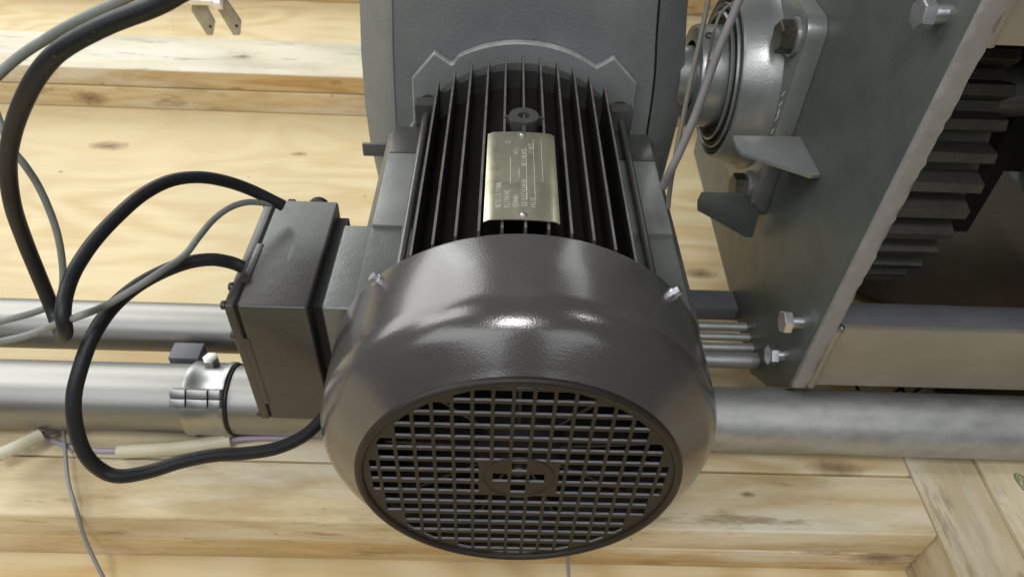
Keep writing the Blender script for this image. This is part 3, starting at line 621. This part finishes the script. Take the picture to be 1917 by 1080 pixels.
# ------------------------------------------------------------------ gear wheel inside the frame
GC, GR, GX0, GX1 = (0.447, 0.0613), 0.2008, 0.290, 0.3975
ge = thing('gear_wheel', 'dark greasy steel gear wheel with broad teeth inside the machine frame', 'gear', (0.34, GC[0], GC[1]))
part('gear_body', MB().lathe([(GX0, 0.036), (GX0, 0.183), (GX1, 0.183), (GX1, 0.036)], 'x', (0, GC[0], GC[1]), 135), M['gear'], ge)
rt_ = 0.181 - 0.2008
tm = MB().prism([(0.181, -0.0088), (0.190, -0.0072), (GR, -0.0045), (GR, 0.0045), (0.190, 0.0072), (0.181, 0.0088)], 'x', GX0 - 0.34 + 0.0002, GX1 - 0.34 - 0.0002).mesh('tooth', M['gear'], 0.0006, bseg=1)
for k in range(45):
    a = R(151.94 - 1.3 + 8*k)
    link('tooth', tm, ge, (0, 0, 0), (a, 0, 0))

solo('support_bar', MB().prism([(0.43, 0.330), (0.46, 0.330), (0.46, -0.110), (0.43, -0.110)], 'x', 0.535, 0.558), M['black'], 'black bar hanging in the shade to the right of the gear', 'bar', None, 0.002)

# ------------------------------------------------------------------ pipes and rods near the floor
ZPI = -0.14
def pipe_mb(x0, x1, y0, y1, z, r, wall=0.003):
    n = 40; mb = MB(); vs = []; fs = []
    for x, y, rr in ((x0, y0, r), (x1, y1, r), (x1, y1, r-wall), (x0, y0, r-wall)):
        for k in range(n): a = 2*PI*k/n; vs.append((x, y + rr*math.cos(a), z + rr*math.sin(a)))
    for i in range(4):
        for k in range(n): k2 = (k+1) % n; j = (i+1) % 4; fs.append((i*n+k, i*n+k2, j*n+k2, j*n+k))
    return mb.add(vs, fs)
solo('metal_pipe', pipe_mb(-1.5, 0.05, 0.2625, 0.2630, ZPI, 0.0262), M['pipe'], 'shiny steel pipe, upper of the two pipes left of the motor', 'pipe')
solo('metal_pipe', pipe_mb(-1.5, -0.01, 0.1695, 0.1705, ZPI, 0.0332), M['pipe'], 'shiny steel pipe with the clamp on it, lower of the two at left', 'pipe')
solo('metal_pipe', pipe_mb(-0.005, 1.3, 0.1640, 0.1540, ZPI, 0.0312), M['galv'], 'dull spotted grey pipe running right under the machine frame', 'pipe')
for y, r, zc, lab in ((0.2965, 0.0050, -0.150, 'farthest'), (0.2810, 0.0045, -0.150, 'second farthest'), (0.2650, 0.0052, -0.150, 'second nearest'), (0.2470, 0.0088, -0.150, 'nearest')):
    solo('steel_rod', MB().cyl('x', (0, y, zc), r, 0.06, 0.30, 20), M['galv'], 'thin bright rod right of the fan cover, %s of the four' % lab, 'rod', 'rods beside the side plate foot')
solo('flat_bar', MB().box((0.06, 0.3300, -0.175), (0.32, 0.3620, -0.155)), M['bardark'], 'dark grey flat bar behind the bright rods right of the motor', 'bar', None, 0.003)

# pipe clamp
pc = thing('pipe_clamp', 'shiny band clamp with latch round the lower pipe left of the motor', 'clamp', (-0.285, 0.17, ZPI))
PY = 0.1702
bd = [(-0.3080, 0.0346), (-0.3070, 0.0362), (-0.3010, 0.0364), (-0.2990, 0.0352), (-0.2755, 0.0352), (-0.2735, 0.0364), (-0.2690, 0.0362), (-0.2680, 0.0346)]
part('band', MB().lathe(bd, 'x', (0, PY, ZPI), 56), M['steel'], pc)
part('seal_edge', MB().lathe([(-0.2675, 0.0334), (-0.2670, 0.0350), (-0.2658, 0.0350), (-0.2650, 0.0334)], 'x', (0, PY, ZPI), 48), M['black'], pc)
for x0, x1 in ((-0.3135, -0.2995), (-0.2985, -0.2795), (-0.2785, -0.2680)):
    for dz in (0.0, -0.0085):
        a = R(140); mb = MB().box((x0, -0.0042, 0.0), (x1, 0.0042, 0.0085))
        rot = Matrix.Translation((0, PY + 0.0355*math.cos(a), ZPI + 0.0355*math.sin(a) - 0.000)) @ Matrix.Rotation(a - PI/2, 4, 'X')
        mb.v = [rot @ (v + Vector((0, 0.0045 if dz == 0 else 0.0045 + 0.0088 - 0.0, -0.001))) for v in mb.v]
        part('latch_block', mb, M['steel'], pc, 0.0009)
part('clamp_bolt', MB().cyl('z', (-0.290, PY + 0.020, 0), 0.0075, -0.118, -0.102, 6), M['steel'], pc, 0.0008)
solo('spacer_block', MB().box((-0.3420, 0.2060, -0.150), (-0.3120, 0.2270, -0.1230)), M['bardark'], 'small dark block between the two pipes beside the clamp', 'block', None, 0.0015)

# steel lugs hanging at the top edge
lu = thing('steel_lugs', 'pair of slanted grey steel lugs on a bolt near the top left edge', 'bracket', (-0.45, 0.8, -0.06))
for q in ([(-0.4796, -0.0143), (-0.4832, -0.028), (-0.4695, -0.0646), (-0.4614, -0.0643), (-0.4532, -0.044), (-0.4581, -0.0255), (-0.4537, 0.03), (-0.4796, 0.03)],
          [(-0.4460, 0.03), (-0.4432, -0.0257), (-0.4296, -0.0631), (-0.4198, -0.0627), (-0.4135, -0.0416), (-0.4277, -0.01), (-0.4300, 0.03)]):
    lg = part('lug', MB().prism(q, 'y', 0.796, 0.802), M['tab'], lu, 0.0012)
    hx = q[4 if len(q) == 8 else 4][0] - 0.0075; hz = q[4][1] - 0.006
    part('hole', MB().cyl('y', (hx, 0, hz), 0.0022, 0.7954, 0.7961, 14), M['dark'], lg)
part('lug_bolt', MB().cyl('x', (0, 0.788, -0.004), 0.010, -0.4890, -0.4380, 6).cyl('x', (0, 0.788, -0.006), 0.013, -0.4420, -0.4300, 6).cyl('x', (0, 0.788, -0.002), 0.0125, -0.4920, -0.4790, 6), M['zinc'], lu, 0.001)

# ------------------------------------------------------------------ cables
D = {
    'black_a': [(-0.1647, 0.0677, 0.2983), (-0.1803, 0.0676, 0.2904), (-0.205, 0.0664, 0.2811), (-0.2278, 0.0636, 0.2702), (-0.2453, 0.0649, 0.2565), (-0.2634, 0.0675, 0.2369), (-0.2819, 0.0735, 0.2136), (-0.2969, 0.0783, 0.1892), (-0.307, 0.0798, 0.1613), (-0.3158, 0.0848, 0.13), (-0.319, 0.0845, 0.1005), (-0.32, 0.0823, 0.0765), (-0.3142, 0.0724, 0.0662), (-0.3018, 0.0567, 0.0719), (-0.2916, 0.049, 0.0858), (-0.2902, 0.0529, 0.0973), (-0.2916, 0.0658, 0.1036), (-0.2918, 0.0838, 0.1079), (-0.2888, 0.1075, 0.1112), (-0.2815, 0.131, 0.1144), (-0.2716, 0.1537, 0.1168), (-0.2597, 0.1727, 0.1154), (-0.2457, 0.1871, 0.1092), (-0.2313, 0.1976, 0.0989), (-0.2155, 0.2051, 0.0855), (-0.1942, 0.2088, 0.0683)],
    'black_b': [(-0.2096, 0.1407, 0.0615), (-0.2179, 0.1394, 0.0672), (-0.228, 0.1332, 0.0749), (-0.2412, 0.1241, 0.0793), (-0.2555, 0.1116, 0.0803), (-0.269, 0.0967, 0.0788), (-0.2794, 0.0795, 0.0748), (-0.2856, 0.0597, 0.0683), (-0.2899, 0.0423, 0.0571), (-0.2936, 0.029, 0.043), (-0.2945, 0.0187, 0.0249), (-0.2915, 0.0104, 0.0062), (-0.2847, 0.0075, -0.0084), (-0.2744, 0.0075, -0.0153), (-0.2589, 0.0153, -0.0211), (-0.2408, 0.0257, -0.0241), (-0.2218, 0.0346, -0.0287), (-0.2018, 0.0414, -0.0354), (-0.181, 0.05, -0.0402), (-0.1636, 0.0624, -0.0412), (-0.1519, 0.0778, -0.0391), (-0.1398, 0.0963, -0.0338)],
    'grey_a': [(-0.1928, 0.0935, 0.2882), (-0.2081, 0.0911, 0.2823), (-0.2346, 0.0856, 0.2713), (-0.2508, 0.0848, 0.2627), (-0.2607, 0.0841, 0.2573), (-0.27, 0.0816, 0.2515), (-0.2793, 0.0755, 0.2448)],
    'grey_b': [(-0.3423, 0.1493, 0.1898), (-0.3361, 0.1388, 0.1789), (-0.3329, 0.1335, 0.1662), (-0.3274, 0.1304, 0.1559), (-0.3247, 0.1296, 0.1406), (-0.3226, 0.1261, 0.1225), (-0.3224, 0.1219, 0.1036), (-0.325, 0.118, 0.0848), (-0.3268, 0.1113, 0.0704), (-0.3287, 0.1032, 0.0618), (-0.3319, 0.0954, 0.0608), (-0.3417, 0.0882, 0.0602), (-0.3531, 0.0819, 0.0605), (-0.3659, 0.0795, 0.0576)],
    'grey_c': [(-0.2014, 0.2056, 0.072), (-0.2076, 0.2022, 0.0754), (-0.2169, 0.1944, 0.0814), (-0.2265, 0.1834, 0.0841), (-0.2328, 0.1653, 0.0866), (-0.2354, 0.1406, 0.0897), (-0.2389, 0.1202, 0.0899), (-0.2472, 0.0988, 0.0932), (-0.2605, 0.0842, 0.0905), (-0.2754, 0.0706, 0.0874), (-0.2795, 0.0523, 0.097), (-0.3069, 0.0579, 0.0802), (-0.3256, 0.0571, 0.0716), (-0.3506, 0.057, 0.0634)],
    'purple_a': [(-0.4627, 0.148, -0.165), (-0.4487, 0.1406, -0.168), (-0.4227, 0.1318, -0.17), (-0.396, 0.1284, -0.17), (-0.3698, 0.1285, -0.17)],
    'sleeve_b': [(-0.3728, 0.1258, -0.167), (-0.3194, 0.1302, -0.165), (-0.2708, 0.1407, -0.165)],
    'purple_b': [(-0.275, 0.1414, -0.167), (-0.2515, 0.1472, -0.17), (-0.2233, 0.1487, -0.17), (-0.1773, 0.1538, -0.17)],
    'sleeve_a': [(-0.4749, 0.1041, -0.15), (-0.4571, 0.1167, -0.15), (-0.445, 0.1341, -0.155)],
    'purple_c': [(-0.4485, 0.1336, -0.157), (-0.4438, 0.1401, -0.16), (-0.4375, 0.1488, -0.165), (-0.4266, 0.1566, -0.165)],
    'thin_a': [(-0.4369, 0.1532, -0.165), (-0.4254, 0.1319, -0.165), (-0.4106, 0.1031, -0.165), (-0.401, 0.0862, -0.166), (-0.3891, 0.0684, -0.17), (-0.3872, 0.056, -0.2), (-0.3793, 0.0431, -0.22), (-0.3695, 0.0301, -0.235)],
    'thin_b': [(0.0578, 0.0707, -0.235), (0.0578, 0.0599, -0.235), (0.0588, 0.0413, -0.24)],
    'wire_purple': [(0.1459, 0.241, 0.2435), (0.1407, 0.2332, 0.2279), (0.1328, 0.2212, 0.2078), (0.1263, 0.2089, 0.1874), (0.1207, 0.1989, 0.1694), (0.1141, 0.1892, 0.1517), (0.1073, 0.1808, 0.1355), (0.1029, 0.179, 0.1189)],
    'wire_olive': [(0.1316, 0.2712, 0.2313), (0.1296, 0.2626, 0.215), (0.1262, 0.2497, 0.194), (0.1223, 0.2364, 0.1726), (0.1194, 0.2242, 0.1525), (0.1161, 0.2103, 0.1304), (0.1139, 0.1989, 0.1111), (0.1144, 0.1927, 0.0901)],
    'wire_dark': [(0.1912, 0.3421, 0.2061), (0.1738, 0.3353, 0.1984), (0.1617, 0.3292, 0.1916), (0.1559, 0.3191, 0.1808), (0.1557, 0.3179, 0.1651), (0.1556, 0.3117, 0.144)],
}
def cable(key, name, r, mat, label, cat='cable', **kw):
    return solo(name, MB().tube(D[key], r, **kw), mat, label, cat)
cable('black_a', 'power_cable', 0.0047, M['rubber'], 'thick black cable looping from top left down and back up to the terminal box')
cable('black_b', 'power_cable', 0.0049, M['rubber'], 'thick black cable looping down from the box and passing under the motor')
cable('grey_a', 'control_cable', 0.0026, M['greycable'], 'grey cable running along the top of the black cable at upper left')
cable('grey_b', 'control_cable', 0.0024, M['greycable'], 'grey cable hanging behind the black cable at the left edge')
cable('grey_c', 'control_cable', 0.0024, M['greycable'], 'grey cable leaving the terminal box and crossing the lower black cable')
cable('purple_a', 'thin_wire', 0.0027, M['purple'], 'purple wire left of the cream sleeve below the pipes', 'wire')
cable('sleeve_b', 'cable_sleeve', 0.0068, M['sleeve'], 'long cream sleeve on the purple wire below the pipe clamp', 'sleeve')
cable('purple_b', 'thin_wire', 0.0027, M['purple'], 'purple wire right of the long cream sleeve, going under the motor', 'wire')
cable('sleeve_a', 'cable_sleeve', 0.0062, M['sleeve'], 'short cream sleeve at the lower left edge of the photo', 'sleeve')
cable('purple_c', 'thin_wire', 0.0030, M['mauve'], 'brownish wire leaving the short cream sleeve under the pipe', 'wire')
cable('thin_a', 'thin_wire', 0.0018, M['oldgrey'], 'thin grey wire hanging over the planks at lower left', 'wire')
cable('thin_b', 'thin_wire', 0.0015, M['oldgrey'], 'thin grey wire standing up just below the fan cover', 'wire')
cable('wire_purple', 'thin_wire', 0.0031, M['mauve'], 'mauve grey cable slanting in front of the bearing collar', 'wire')
cable('wire_olive', 'thin_wire', 0.0020, M['olive'], 'thin olive wire close beside the gearbox right edge', 'wire')
cable('wire_dark', 'thin_wire', 0.0013, M['olive'], 'fine dark wire loop above the bearing collar', 'wire')
for k, (p, q, lab) in enumerate((((0.3926, 0.262, -0.20), (0.394, 0.235, -0.20), 'short upright dark wire'), ((0.455, 0.262, -0.20), (0.412, 0.235, -0.20), 'dark wire slanting left'), ((0.4419, 0.262, -0.20), (0.449, 0.235, -0.20), 'dark wire crossing the slanting ones'), ((0.474, 0.262, -0.20), (0.437, 0.235, -0.20), 'rightmost slanting dark wire'))):
    solo('mesh_wire', MB().tube([p, ((p[0]+q[0])/2, (p[1]+q[1])/2, -0.199), q], 0.0018, 8, 3), M['black'], lab + ' in the gap under the lower crossbar', 'wire', 'dark wires under the crossbar')
